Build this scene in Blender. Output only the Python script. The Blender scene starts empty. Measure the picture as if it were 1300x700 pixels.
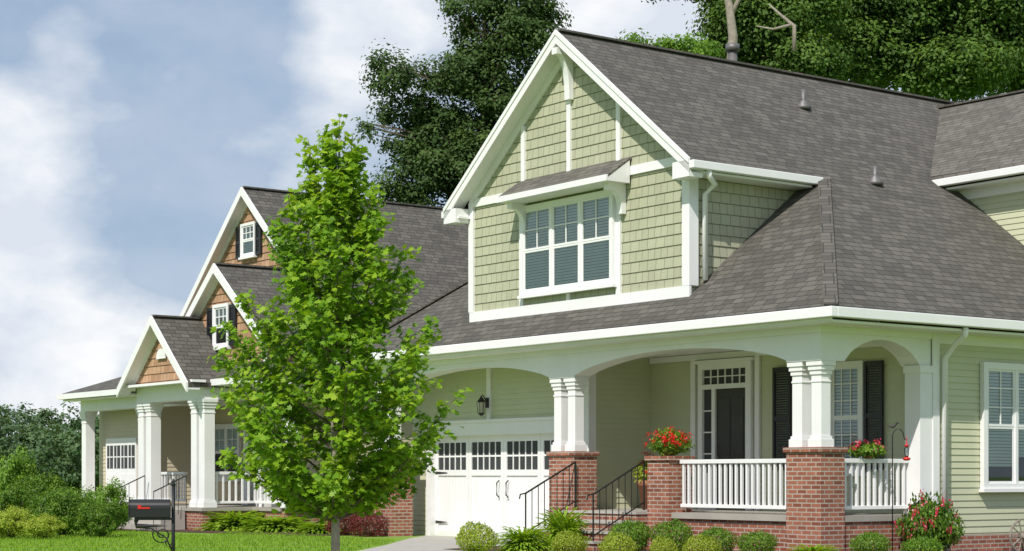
import bpy, math, random
import numpy as np
from mathutils import Vector, Matrix
S=bpy.context.scene; COL=S.collection
rnd=random.Random(7); RG=np.random.default_rng(11)
F=2300.; H=1.3; HZ=604.
OX,OY=4.857,28.5
C1,S1=.5944,.8042
ROT=math.atan2(-S1,C1)
def W(x,y,z=0): return Vector((OX+C1*x+S1*y, OY-S1*x+C1*y, z))
def lx(px,y): t=(px-650)/F; return (t*(OY+C1*y)-(OX+S1*y))/(C1+S1*t)
def ly(px,x): t=(px-650)/F; return (t*(OY-S1*x)-(OX+C1*x))/(S1-C1*t)
def lz(py,x,y): return H+(HZ-py)/F*(OY-S1*x+C1*y)
def G(px,d,z=0): return Vector(((px-650)/F*d,d,z))
def Z(py,d): return H+(HZ-py)/F*d
# ---------------------------------------------------------------- materials
def newmat(name):
    m=bpy.data.materials.new(name); m.use_nodes=True
    nt=m.node_tree; b=nt.nodes['Principled BSDF']; return m,nt,b
def N(nt,t,**k):
    n=nt.nodes.new(t)
    for a,v in k.items(): setattr(n,a,v)
    return n
def coords(nt,kind='UV'):
    return N(nt,'ShaderNodeTexCoord').outputs[kind]
def noise_(nt,vec,scale,detail=4,rough=.6):
    n=N(nt,'ShaderNodeTexNoise'); n.inputs['Scale'].default_value=scale; n.inputs['Detail'].default_value=detail
    n.inputs['Roughness'].default_value=rough; nt.links.new(vec,n.inputs['Vector']); return n.outputs['Fac']
def ramp(nt,fac,stops):
    r=N(nt,'ShaderNodeValToRGB'); e=r.color_ramp.elements
    e[0].position=stops[0][0]; e[0].color=(*stops[0][1],1); e[1].position=stops[-1][0]; e[1].color=(*stops[-1][1],1)
    for p,c in stops[1:-1]:
        q=e.new(p); q.color=(*c,1)
    nt.links.new(fac,r.inputs['Fac']); return r.outputs['Color']
def mixc(nt,fac,a,b,mode='MIX'):
    m=N(nt,'ShaderNodeMix',data_type='RGBA',blend_type=mode)
    for s,v in ((m.inputs[0],fac),(m.inputs[6],a),(m.inputs[7],b)):
        if isinstance(v,(int,float)): s.default_value=v
        elif isinstance(v,tuple): s.default_value=(*v,1) if len(v)==3 else v
        else: nt.links.new(v,s)
    return m.outputs[2]
def bump(nt,b,h,strength,dist=.01):
    n=N(nt,'ShaderNodeBump'); n.inputs['Strength'].default_value=strength; n.inputs['Distance'].default_value=dist
    nt.links.new(h,n.inputs['Height']); nt.links.new(n.outputs['Normal'],b.inputs['Normal'])
def plain(name,c,rough=.6,var=.12,scale=3,metal=0,bs=.15):
    m,nt,b=newmat(name); o=coords(nt,'Object'); f=noise_(nt,o,scale,6,.65)
    lo=tuple(x*(1-var) for x in c); hi=tuple(min(1,x*(1+var)) for x in c)
    nt.links.new(ramp(nt,f,[(.3,lo),(.7,hi)]),b.inputs['Base Color'])
    b.inputs['Roughness'].default_value=rough; b.inputs['Metallic'].default_value=metal
    if bs: bump(nt,b,noise_(nt,o,scale*12,4),bs,.004)
    return m
def brickmat(name,c1,c2,mortar,bw,rh,ms,rough=.8,offset=.5,bs=.6,dist=.01,stain=.25,nscale=1.2,bias=0,streak=(1,1,1),sq=1,sqf=2):
    m,nt,b=newmat(name); uv=coords(nt,'UV')
    br=N(nt,'ShaderNodeTexBrick'); nt.links.new(uv,br.inputs['Vector'])
    br.offset=offset; br.squash=sq; br.squash_frequency=sqf; br.inputs['Scale'].default_value=1; br.inputs['Brick Width'].default_value=bw; br.inputs['Row Height'].default_value=rh
    br.inputs['Mortar Size'].default_value=ms; br.inputs['Mortar Smooth'].default_value=.2; br.inputs['Bias'].default_value=bias
    br.inputs['Color1'].default_value=(*c1,1); br.inputs['Color2'].default_value=(*c2,1); br.inputs['Mortar'].default_value=(*mortar,1)
    mp=N(nt,'ShaderNodeMapping'); mp.inputs['Scale'].default_value=streak; nt.links.new(uv,mp.inputs['Vector'])
    f=noise_(nt,mp.outputs[0],nscale,8,.7)
    st=ramp(nt,f,[(.3,(1-stain,)*3),(.7,(1+stain*.5,)*3)])
    fine=ramp(nt,noise_(nt,uv,45,3),[(.25,(.86,)*3),(.75,(1.12,)*3)])
    c=mixc(nt,1.0,br.outputs['Color'],st,'MULTIPLY'); c=mixc(nt,1.0,c,fine,'MULTIPLY')
    nt.links.new(c,b.inputs['Base Color']); b.inputs['Roughness'].default_value=rough
    inv=N(nt,'ShaderNodeMath',operation='SUBTRACT'); inv.inputs[0].default_value=1; nt.links.new(br.outputs['Fac'],inv.inputs[1])
    bump(nt,b,inv.outputs[0],bs,dist); return m
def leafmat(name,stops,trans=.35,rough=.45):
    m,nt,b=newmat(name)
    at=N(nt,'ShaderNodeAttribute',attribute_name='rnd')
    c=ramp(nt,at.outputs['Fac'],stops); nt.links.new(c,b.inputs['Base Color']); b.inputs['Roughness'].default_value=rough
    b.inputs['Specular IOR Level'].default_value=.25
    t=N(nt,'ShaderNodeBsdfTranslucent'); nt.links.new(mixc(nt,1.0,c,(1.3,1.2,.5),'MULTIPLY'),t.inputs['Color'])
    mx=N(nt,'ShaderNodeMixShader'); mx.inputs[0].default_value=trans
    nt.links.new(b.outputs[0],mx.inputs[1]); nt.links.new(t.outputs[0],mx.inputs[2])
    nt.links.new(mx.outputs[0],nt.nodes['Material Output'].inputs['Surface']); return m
def glassmat(name):
    m,nt,b=newmat(name)
    g=N(nt,'ShaderNodeBsdfGlossy'); g.inputs['Roughness'].default_value=.02; g.inputs['Color'].default_value=(.9,.95,1,1)
    t=N(nt,'ShaderNodeBsdfTransparent'); t.inputs['Color'].default_value=(.9,.93,.93,1)
    fr=N(nt,'ShaderNodeFresnel'); fr.inputs['IOR'].default_value=1.7
    mx=N(nt,'ShaderNodeMixShader'); nt.links.new(fr.outputs[0],mx.inputs[0]); nt.links.new(t.outputs[0],mx.inputs[1]); nt.links.new(g.outputs[0],mx.inputs[2])
    nt.links.new(mx.outputs[0],nt.nodes['Material Output'].inputs['Surface']); return m
white=plain('white_paint',(.81,.80,.80),.5,.04,1.5,bs=.05)
green_lap=plain('green_lap',(.54,.55,.38),.6,.05,1.2,bs=.08)
tan_lap=plain('tan_lap',(.58,.51,.37),.6,.05,1.2,bs=.08)
green_shake=brickmat('green_shake',(.40,.40,.28),(.445,.445,.315),(.18,.18,.12),.17,.19,.006,.7,.37,.5,.01,.10,.9,sq=1.35,sqf=2)
tan_shake=brickmat('tan_shake',(.36,.20,.115),(.52,.32,.195),(.17,.10,.07),.17,.19,.007,.75,.37,.5,.01,.22,2,sq=1.35)
shingle=brickmat('shingle',(.078,.071,.060),(.136,.124,.106),(.045,.041,.036),.24,.145,.010,.9,.43,.8,.016,.13,1.2,streak=(.8,1.2,1),sq=1.4,sqf=3)
shingle_b=brickmat('shingle_light',(.105,.095,.08),(.165,.150,.128),(.06,.055,.048),.24,.145,.010,.9,.43,.8,.016,.13,1.2,streak=(.8,1.2,1),sq=1.4,sqf=3)
brick=brickmat('brick',(.22,.062,.036),(.40,.145,.085),(.42,.36,.30),.205,.072,.011,.85,.5,.5,.008,.3,2.5)
black=plain('black_iron',(.012,.012,.013),.4,.2,20)
dark=plain('dark_shutter',(.018,.019,.022),.45,.2,8)
door_m=plain('door_dark',(.034,.03,.026),.4,.2,6)
inside=plain('interior_dark',(.04,.044,.047),.7,.3,2)
blind_m=plain('blind',(.78,.79,.79),.6,.05,5)
glass=glassmat('glass')
conc=plain('concrete',(.40,.375,.34),.85,.12,2.5,bs=.4)
floor_m=plain('porch_floor',(.36,.33,.29),.7,.1,2)
bark=plain('bark',(.13,.10,.075),.9,.35,14,bs=.8)
bark_l=plain('bark_pale',(.30,.26,.21),.9,.3,9,bs=.8)
metal=plain('pipe_metal',(.16,.15,.15),.5,.2,10,.3)
terra=plain('terracotta',(.30,.13,.07),.8,.2,8)
wood=plain('weathered_wood',(.24,.2,.17),.85,.3,18,bs=.5)
red_m=plain('red_plastic',(.55,.02,.015),.3,.1,5)
mulch=plain('mulch',(.07,.035,.02),.95,.5,25,bs=1)
lamp_g=plain('lantern_glass',(.5,.48,.4),.2,.05,4)
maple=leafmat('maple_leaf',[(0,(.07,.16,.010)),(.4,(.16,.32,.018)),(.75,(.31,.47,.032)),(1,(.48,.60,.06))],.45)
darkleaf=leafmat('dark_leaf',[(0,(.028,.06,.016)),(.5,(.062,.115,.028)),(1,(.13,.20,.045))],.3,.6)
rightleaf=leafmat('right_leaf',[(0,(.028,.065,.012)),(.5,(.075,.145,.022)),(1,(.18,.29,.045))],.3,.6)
hazyleaf=leafmat('hazy_wood_leaf',[(0,(.06,.11,.055)),(.5,(.10,.17,.075)),(1,(.17,.25,.10))],.3,.6)  # far wood: distance haze painted into the leaf colours, lighter and greyer
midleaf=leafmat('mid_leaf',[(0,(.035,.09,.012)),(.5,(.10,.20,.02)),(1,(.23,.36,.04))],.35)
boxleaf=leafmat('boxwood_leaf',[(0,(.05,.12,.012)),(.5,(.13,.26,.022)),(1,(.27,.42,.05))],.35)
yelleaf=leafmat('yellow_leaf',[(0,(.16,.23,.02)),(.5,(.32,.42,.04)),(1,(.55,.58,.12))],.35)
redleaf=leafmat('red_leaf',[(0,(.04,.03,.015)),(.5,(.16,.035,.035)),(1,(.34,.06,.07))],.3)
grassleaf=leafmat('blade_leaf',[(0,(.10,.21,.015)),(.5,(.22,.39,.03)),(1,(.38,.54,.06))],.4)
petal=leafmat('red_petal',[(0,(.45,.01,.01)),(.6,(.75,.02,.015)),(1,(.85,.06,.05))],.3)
pinkpetal=leafmat('pink_petal',[(0,(.5,.02,.06)),(.6,(.75,.05,.12)),(1,(.85,.35,.4))],.3)
# ---------------------------------------------------------------- mesh builder
OFF={}
def rootoff(p):
    while p is not None:
        if p.name in OFF: return OFF[p.name]
        p=p.parent
    return Vector((0,0,0))
class B:
    def __init__(s): s.v=[]; s.f=[]
    def poly(s,pts):
        n=len(s.v); s.v+= [Vector(p) for p in pts]; s.f.append(list(range(n,n+len(pts))))
    def box(s,x0,x1,y0,y1,z0,z1):
        x0,x1=sorted((x0,x1)); y0,y1=sorted((y0,y1)); z0,z1=sorted((z0,z1)); n=len(s.v)
        s.v+=[Vector(p) for p in ((x0,y0,z0),(x1,y0,z0),(x1,y1,z0),(x0,y1,z0),(x0,y0,z1),(x1,y0,z1),(x1,y1,z1),(x0,y1,z1))]
        s.f+=[[n+i for i in q] for q in ((3,2,1,0),(4,5,6,7),(0,1,5,4),(1,2,6,5),(2,3,7,6),(3,0,4,7))]; return s
    def prism(s,pts,vec):
        pts=[Vector(p) for p in pts]; vec=Vector(vec); k=len(pts); n=len(s.v)
        s.v+=pts+[p+vec for p in pts]
        nrm=Vector((0,0,0))
        for i in range(k):
            a,b=pts[i],pts[(i+1)%k]; nrm+=a.cross(b)
        fl=nrm.dot(vec)>0
        a=list(range(n,n+k)); b=list(range(n+k,n+2*k))
        s.f.append(a[::-1] if fl else a); s.f.append(b if fl else b[::-1])
        for i in range(k):
            j=(i+1)%k; q=[a[i],a[j],b[j],b[i]]; s.f.append(q if fl else q[::-1])
        return s
    def bar(s,p,q,w,h,up=(0,0,1)):
        p,q,up=Vector(p),Vector(q),Vector(up); d=(q-p).normalized(); sd=d.cross(up)
        if sd.length<1e-4: sd=d.cross(Vector((0,1,0)))
        sd.normalize(); u=sd.cross(d)
        s.prism([p+sd*w/2+u*h/2,p-sd*w/2+u*h/2,p-sd*w/2-u*h/2,p+sd*w/2-u*h/2],q-p); return s
    def tube(s,pts,rs,n=8):
        pts=[Vector(p) for p in pts]
        if not isinstance(rs,(list,tuple)): rs=[rs]*len(pts)
        base=len(s.v); ref=None
        for i,p in enumerate(pts):
            d=(pts[min(i+1,len(pts)-1)]-pts[max(i-1,0)]).normalized()
            if ref is None: ref=Vector((0,0,1)) if abs(d.z)<.9 else Vector((1,0,0))
            a=d.cross(ref).normalized(); c=d.cross(a).normalized()
            for k in range(n):
                t=2*math.pi*k/n; s.v.append(p+(a*math.cos(t)+c*math.sin(t))*rs[i])
        for i in range(len(pts)-1):
            for k in range(n):
                a0=base+i*n+k; a1=base+i*n+(k+1)%n; s.f.append([a0,a1,a1+n,a0+n])
        s.f.append([base+k for k in range(n)][::-1]); s.f.append([base+(len(pts)-1)*n+k for k in range(n)]); return s
    def lathe(s,c,prof,n=16):
        return s.tube([Vector((c[0],c[1],c[2]+z)) for r,z in prof],[max(r,1e-4) for r,z in prof],n)
    def lap(s,pts,nrm,course=.11,t=.014):
        pts=[Vector(p) for p in pts]; nrm=Vector(nrm)
        z0=min(p.z for p in pts); z1=max(p.z for p in pts); k=math.floor(z0/course)
        def clip(P,zc,keep_above):
            out=[]
            for i in range(len(P)):
                a,b=P[i],P[(i+1)%len(P)]; da=(a.z-zc)*(1 if keep_above else -1); db=(b.z-zc)*(1 if keep_above else -1)
                if da>=-1e-7: out.append(a)
                if (da>1e-7 and db<-1e-7) or (da<-1e-7 and db>1e-7): out.append(a+(b-a)*(da/(da-db)))
            return out
        while k*course<z1:
            za,zb=k*course,(k+1)*course; k+=1
            P=clip(clip(pts,za,True),zb,False)
            if len(P)<3: continue
            Q=[p+nrm*(t*(zb-p.z)/course+.002) for p in P]; s.poly(Q)
            zl=min(p.z for p in P); low=[(p,q) for p,q in zip(P,Q) if abs(p.z-zl)<1e-5]
            if len(low)>=2:
                hd=Vector((0,0,1)).cross(nrm); low.sort(key=lambda e:e[0].dot(hd)); a,b=low[0],low[-1]
                if (a[0]-b[0]).length>1e-4: s.poly([a[0],b[0],b[1],a[1]])
        return s
    def slab(s,pts,th):
        pts=[Vector(p) for p in pts]; nrm=Vector((0,0,0))
        for i in range(len(pts)): nrm+=pts[i].cross(pts[(i+1)%len(pts)])
        if nrm.z<0: pts=pts[::-1]
        return s.prism(pts,(0,0,-th))
    def build(s,name,mat,parent=None,smooth=False,bevel=0,loc=None):
        me=bpy.data.meshes.new(name); off=rootoff(parent) if loc is None else Vector(loc)
        vs=[v-off for v in s.v]; me.from_pydata(vs,[],s.f); me.update()
        uv=me.uv_layers.new(name='UVMap').data
        zz=Vector((0,0,1))
        for p in me.polygons:
            n=p.normal
            if abs(n.z)>.98: u,v=Vector((1,0,0)),Vector((0,1,0))
            else: u=zz.cross(n).normalized(); v=n.cross(u)
            for li in p.loop_indices:
                c=s.v[me.loops[li].vertex_index]; uv[li].uv=(c.dot(u)+3.3*abs(n.x),c.dot(v) if abs(n.z)>.3 else c.z)
            p.use_smooth=smooth
        me.materials.append(mat); o=bpy.data.objects.new(name,me); COL.objects.link(o)
        if parent: o.parent=parent
        if loc is not None: o.location=loc
        if bevel:
            m=o.modifiers.new('bevel','BEVEL'); m.width=bevel; m.segments=2; m.limit_method='ANGLE'
        return o
def bx1(name,mat,parent,*a,bevel=0):
    b=B(); b.box(*a); return b.build(name,mat,parent,bevel=bevel)
def tag(o,label,cat,group=None,kind=None):
    if label: o['label']=label
    if cat: o['category']=cat
    if group: o['group']=group
    if kind: o['kind']=kind
    return o
def thing(name,label,cat,loc=(0,0,0),rz=0,group=None):
    o=bpy.data.objects.new(name,None); COL.objects.link(o); o.location=loc; o.rotation_euler=(0,0,rz); o.empty_display_size=.3
    return tag(o,label,cat,group)
def dup(root,loc,rz=0,sc=(1,1,1),label=None):
    r=root.copy(); COL.objects.link(r); r.location=loc; r.rotation_euler=(0,0,rz); r.scale=sc
    if label: r['label']=label
    for ch in list(root.children):
        c=ch.copy(); COL.objects.link(c); c.parent=r
        for g in ch.children:
            d=g.copy(); COL.objects.link(d); d.parent=c
    return r
# ---------------------------------------------------------------- foliage
LEAF=np.array([(0,0,0),(.3,.4,.08),(0,1,0),(-.3,.4,.08)])
MAPLE=np.array([(0,0,0),(.22,.12,.02),(.52,.2,.06),(.3,.42,.03),(.42,.72,.05),(.16,.66,0),(0,1.05,-.04),(-.16,.66,0),(-.42,.72,.05),(-.3,.42,.03),(-.52,.2,.06),(-.22,.12,.02)])
def leaves(name,P,Nn,size,mat,parent=None,r=None,shape=LEAF,width=1.,dirs=None,loc=None):
    P=np.asarray(P,float); n=len(P); Nn=np.asarray(Nn,float)+1e-6
    Nn/=np.linalg.norm(Nn,axis=1,keepdims=True)
    d=RG.normal(size=(n,3)) if dirs is None else np.asarray(dirs,float)
    d=d-(d*Nn).sum(1,keepdims=True)*Nn; d/=np.linalg.norm(d,axis=1,keepdims=True)+1e-9
    s=np.cross(d,Nn); size=np.broadcast_to(np.asarray(size,float),(n,))[:,None,None]
    k=len(shape)
    V=P[:,None,:]+size*(shape[None,:,0:1]*width*s[:,None,:]+shape[None,:,1:2]*d[:,None,:]+shape[None,:,2:3]*Nn[:,None,:])
    V=V.reshape(-1,3).astype(np.float32)
    me=bpy.data.meshes.new(name); me.vertices.add(n*k); me.vertices.foreach_set('co',V.ravel())
    me.loops.add(n*k); me.loops.foreach_set('vertex_index',np.arange(n*k,dtype=np.int32))
    me.polygons.add(n); me.polygons.foreach_set('loop_start',np.arange(0,n*k,k,dtype=np.int32))
    try: me.polygons.foreach_set('loop_total',np.full(n,k,dtype=np.int32))
    except Exception: pass
    me.update(calc_edges=True); me.validate()
    if r is None: r=RG.random(n)
    a=me.attributes.new('rnd','FLOAT','FACE')
    if len(me.polygons)==n: a.data.foreach_set('value',np.clip(r,0,1).astype(np.float32))
    me.materials.append(mat); o=bpy.data.objects.new(name,me); COL.objects.link(o)
    if parent: o.parent=parent
    if loc is not None: o.location=loc
    return o
def crown_pts(ells,nclump,nleaf,cs,inner=.45,flat=.6):
    vol=np.array([e[3]*e[4]*e[5] for e in ells])**.75; vol/=vol.sum()
    idx=RG.choice(len(ells),nclump,p=vol); E=np.array(ells)[idx]
    d=RG.normal(size=(nclump,3)); d/=np.linalg.norm(d,axis=1,keepdims=True)
    rr=(inner+(1-inner)*RG.random(nclump)**.6)[:,None]
    c=E[:,:3]+d*E[:,3:]*rr
    cr=RG.random(nclump); sz=cs*(.45+.9*RG.random(nclump))
    L=RG.normal(size=(nclump,nleaf,3)); L/=np.linalg.norm(L,axis=2,keepdims=True); L*=(RG.random((nclump,nleaf,1))**.5)*(.8+.4*RG.random((nclump,nleaf,1)))
    up=L[:,:,2]
    L=L*np.array([1,1,flat])*sz[:,None,None]
    P=(c[:,None,:]+L).reshape(-1,3)
    Nn=(L/sz[:,None,None]*.9+np.array([0,-.1,.6])+RG.normal(size=L.shape)*.45+d[:,None,:]*.4).reshape(-1,3)
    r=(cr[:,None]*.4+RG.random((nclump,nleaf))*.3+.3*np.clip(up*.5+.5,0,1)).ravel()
    return P,Nn,r,c
def big_tree(label,px,d,ells_px,nclump,nleaf,cs,ls,mat,barkm,tr=.28,group='trees behind the houses',inner=.45,flat=.6,lk=.55):
    base=G(px,d); t=thing('tree',label,'tree',base,0,group); s=d/F; E=[]
    for i,(ex,ey,w,h) in enumerate(ells_px):
        E.append(((ex-px)*s, rnd.uniform(-.7,.7)*w*s*.4, Z(ey,d), w*s/2, w*s/2*.9, h*s/2))
    P,Nn,r,c=crown_pts(E,nclump,nleaf,cs,inner,flat)
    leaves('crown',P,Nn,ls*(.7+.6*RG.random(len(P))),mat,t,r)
    b=B(); top=max(e[2]+e[5]*.6 for e in E); q=[Vector((0,0,-.1))]; rs=[tr*1.3]
    k=9
    for i in range(1,k+1):
        q.append(Vector((rnd.uniform(-.25,.25),rnd.uniform(-.25,.25),top*i/k))); rs.append(tr*(1-.85*i/k)+.02)
    b.tube(q,rs,9); b.build('trunk',barkm,t,True,loc=(0,0,0))
    b=B()
    for e in E:
        for j in range(7):
            zz=max(1.5,min(top*.9,e[2]-e[5]*rnd.uniform(.2,1.0))); f=zz/top; a=q[min(k,int(f*k))]; st=Vector((a.x,a.y,zz))
            en=Vector((e[0]+rnd.uniform(-.7,.7)*e[3],e[1]+rnd.uniform(-.7,.7)*e[4],e[2]+rnd.uniform(-.2,.8)*e[5]))
            mid=(st+en)/2+Vector((0,0,-.2*rnd.random())); r0=tr*(1-.8*f)*lk
            b.tube([st,mid,en],[r0,r0*.6,.015],6)
    b.build('limbs',barkm,t,True,loc=(0,0,0))
    return t
# ================================================================ WORLD / LIGHT / CAMERA
world=bpy.data.worlds.new('World'); S.world=world; world.use_nodes=True; nt=world.node_tree
bg=nt.nodes['Background']; bg.inputs['Strength'].default_value=.12
sky=N(nt,'ShaderNodeTexSky',sky_type='NISHITA'); sky.sun_disc=False
SD=Vector((-.42,-.90,0)).normalized(); EL=math.radians(46)
sky.sun_elevation=EL; sky.sun_rotation=math.atan2(SD.x,SD.y); sky.air_density=1.0; sky.dust_density=.6; sky.ozone_density=2
g=coords(nt,'Generated')
mp=N(nt,'ShaderNodeMapping'); mp.inputs['Scale'].default_value=(1,1,1.6); mp.inputs['Location'].default_value=(.35,.1,.2); mp.inputs['Rotation'].default_value=(0,math.radians(-25),0); nt.links.new(g,mp.inputs['Vector'])
n1=noise_(nt,mp.outputs[0],7,10,.55); n2=noise_(nt,mp.outputs[0],11,9,.55)
def dirmask(px,py,rad,amp=.33):
    v=Vector(((px-650)/F,1,(HZ-py)/F)).normalized()
    d=N(nt,'ShaderNodeVectorMath',operation='DISTANCE'); nm=N(nt,'ShaderNodeVectorMath',operation='NORMALIZE'); nt.links.new(g,nm.inputs[0])
    nt.links.new(nm.outputs[0],d.inputs[0]); d.inputs[1].default_value=v
    m=N(nt,'ShaderNodeMapRange'); m.inputs[1].default_value=rad; m.inputs[2].default_value=0; m.inputs[3].default_value=0; m.inputs[4].default_value=amp
    m.interpolation_type='SMOOTHSTEP'; nt.links.new(d.outputs['Value'],m.inputs[0]); return m.outputs[0]
def add(a,b):
    m=N(nt,'ShaderNodeMath',operation='ADD'); nt.links.new(a,m.inputs[0])
    if isinstance(b,(int,float)): m.inputs[1].default_value=b
    else: nt.links.new(b,m.inputs[1])
    return m.outputs[0]
msk=add(add(dirmask(0,220,.07,.30),dirmask(470,20,.075,.42)),dirmask(60,430,.10,.42)); msk=add(msk,dirmask(790,20,.08,.35)); msk=add(msk,dirmask(90,60,.035,.14))
tot=add(n1,msk)
thin=ramp(nt,n2,[(.3,(0,0,0)),(.7,(.85,.85,.85))])
body=ramp(nt,tot,[(.54,(0,0,0)),(.76,(1,1,1))])
blue=mixc(nt,.8,sky.outputs[0],(2.8,3.75,5.1))
grey=mixc(nt,thin,blue,(4.5,5.2,6.3))
shade=mixc(nt,ramp(nt,n2,[(.38,(0,0,0)),(.6,(1,1,1))]),(6.0,6.5,7.3),(8.3,8.4,8.5))
nt.links.new(mixc(nt,body,grey,shade),bg.inputs['Color'])
sl=bpy.data.lights.new('sun','SUN'); sl.energy=4.5; sl.angle=math.radians(.5); sl.color=(1,.955,.885)
so=bpy.data.objects.new('sun',sl); COL.objects.link(so)
tosun=Vector((SD.x*math.cos(EL),SD.y*math.cos(EL),math.sin(EL))); so.rotation_euler=tosun.to_track_quat('Z','Y').to_euler(); so.location=(0,0,30)
cam=bpy.data.cameras.new('camera'); co=bpy.data.objects.new('camera',cam); COL.objects.link(co); S.camera=co
co.location=(0,0,H); co.rotation_euler=(math.radians(90),0,0); cam.sensor_width=36; cam.lens=36*F/1300; cam.shift_y=(HZ-350)/1300; cam.clip_end=4000
S.view_settings.view_transform='Standard'; S.view_settings.look='None'; S.view_settings.exposure=0
# ================================================================ GROUND
gm,gnt,gb=newmat('lawn'); o_=coords(gnt,'Object')
gc=mixc(gnt,noise_(gnt,o_,30,5),(.10,.21,.012),(.24,.40,.03)); gc=mixc(gnt,ramp(gnt,noise_(gnt,o_,.35,4),[(.35,(0,0,0)),(.7,(.5,.5,.5))]),gc,(.20,.29,.03))
gnt.links.new(gc,gb.inputs['Base Color']); gb.inputs['Roughness'].default_value=.9; bump(gnt,gb,noise_(gnt,o_,60,4),.6,.03)
b=B(); b.poly([(-1500,-300,0),(1500,-300,0),(1500,3000,0),(-1500,3000,0)]); tag(b.build('lawn',gm),None,None,kind='structure')
b=B(); a=[W(-12.6,1.0,.004),W(-7.1,1.0,.004),W(-6.9,-1.9,.004),G(585,30.5,.004),Vector((-.6,24,.004)),Vector((1.5,8,.004)),Vector((-2.0,8,.004)),Vector((-2.4,24,.004)),G(452,31.0,.004),G(492,34,.004),G(520,37.5,.004)]
b.poly(a[::-1]); tag(b.build('driveway',conc),None,None,kind='structure')
b=B(); a=[W(-6.9,-1.4,.008),W(-6.3,-2.9,.008),W(-3,-3.2,.008),W(1.2,-3,.008),W(3.0,-1.5,.008),W(3.0,12,.008),W(-.2,12,.008),W(-.2,.2,.008),W(-6.9,.2,.008)]
b.poly(a[::-1]); tag(b.build('mulch_bed',mulch),None,None,kind='structure')
b=B(); b.poly([W(-17,-.2,.008),W(-28.7,-.3,.008),W(-29.5,-2.2,.008),W(-20,-3.0,.008),W(-13.9,-1.2,.008),W(-13.3,.6,.008)]); tag(b.build('planting_bed',mulch),None,None,kind='structure')
n=80000; X=RG.uniform(-22,-1.8,n); Y=RG.uniform(30,47,n); PX=X/Y*F+650; k=(PX<np.interp(Y,[30,31,34,37.5,47],[445,452,490,518,518])); X,Y=X[k],Y[k]
lyy=(X-OX)*S1+(Y-OY)*C1
k=(lyy<-3.0)|((lyy<-1.3)&(X>-6.5)); X,Y=X[k],Y[k]; n=len(X)
P=np.stack([X,Y,np.zeros(n)],1); nn=RG.normal(size=(n,3))*np.array([1,1,.1]); dd=np.stack([RG.normal(size=n)*.35,RG.normal(size=n)*.35,np.ones(n)],1)
tag(leaves('grass',P,nn,.04+.03*RG.random(n),grassleaf,None,None,LEAF,.35,dd),'short sunlit lawn grass between driveway and left hedges','grass',kind='stuff')
# ================================================================ MAIN HOUSE
house=thing('house','pale green house with shake gable, arched front porch and white garage door','house',W(-6,5),ROT); OFF[house.name]=Vector((-6,5,0))
class MP:
    def __init__(s,kind,c): s.k=kind; s.c=c
    def box(s,b,a0,a1,z0,z1,c0,c1):
        if s.k=='front': b.box(a0,a1,s.c-c1,s.c-c0,z0,z1)
        else: b.box(s.c+c0,s.c+c1,a0,a1,z0,z1)
    def quad(s,b,a0,a1,z0,z1,c):
        if s.k=='front': b.poly([(a0,s.c-c,z0),(a1,s.c-c,z0),(a1,s.c-c,z1),(a0,s.c-c,z1)])
        else: b.poly([(s.c+c,a0,z0),(s.c+c,a1,z0),(s.c+c,a1,z1),(s.c+c,a0,z1)])
def window(par,mp,a0,a1,z0,z1,cols=1,cas=.1,grid_up=(2,3),grid_lo=(1,1),blind='upper',two=True,sill=True,name='window',sp=.05):
    b=B(); d=.085
    mp.box(b,a0,a0+cas,z0,z1,0,d); mp.box(b,a1-cas,a1,z0,z1,0,d)
    mp.box(b,a0+cas,a1-cas,z1-cas,z1,0,d); mp.box(b,a0+cas,a1-cas,z0,z0+cas*.8,0,d)
    w=b.build(name,white,par)
    i0,i1,j0,j1=a0+cas,a1-cas,z0+cas*.8,z1-cas
    b=B(); mp.quad(b,i0,i1,j0,j1,.022); b.build('interior',inside,w)
    cw=(i1-i0)/cols
    mid=(j0+j1)/2; mull=.035
    for c in range(cols):
        sb=B(); bb=B(); gb_=B()
        x0=i0+c*cw+(mull if c else .0); x1=i0+(c+1)*cw-(mull if c<cols-1 else 0)
        if c: mp.box(sb,i0+c*cw-mull,i0+c*cw+mull,j0,j1,.022,.078)
        parts=[(mid,j1,grid_up,.052),(j0,mid,grid_lo,.046)] if two else [(j0,j1,grid_up,.05)]
        for (q0,q1,gr,cc) in parts:
            f=.04
            mp.box(sb,x0,x0+f,q0,q1,.03,cc+.012); mp.box(sb,x1-f,x1,q0,q1,.03,cc+.012)
            mp.box(sb,x0+f,x1-f,q0,q0+f,.03,cc+.010); mp.box(sb,x0+f,x1-f,q1-f,q1,.03,cc+.010)
            for i in range(1,gr[0]): xx=x0+(x1-x0)*i/gr[0]; mp.box(sb,xx-.011,xx+.011,q0+f,q1-f,.036,cc+.006)
            for i in range(1,gr[1]): zz=q0+(q1-q0)*i/gr[1]; mp.box(sb,x0+f,x1-f,zz-.011,zz+.011,.036,cc+.004)
            mp.quad(gb_,x0+f,x1-f,q0+f,q1-f,.042)
        lo={'upper':mid-.1,'full':j0,'none':j1,'most':j0+(j1-j0)*(.12+.1*c)}[blind]
        z=j1-.02
        while z>lo+.05:
            mp.box(bb,x0+.01,x1-.01,z-sp*.86,z,.024,.028); z-=sp
        sb.build('sash',white,w); gb_.build('pane',glass,w)
        if bb.v: bb.build('blind',blind_m,w)
    if sill:
        b=B(); mp.box(b,a0-.04,a1+.04,z0-.06,z0,0,.12); b.build('sill',white,w)
    return w
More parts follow.
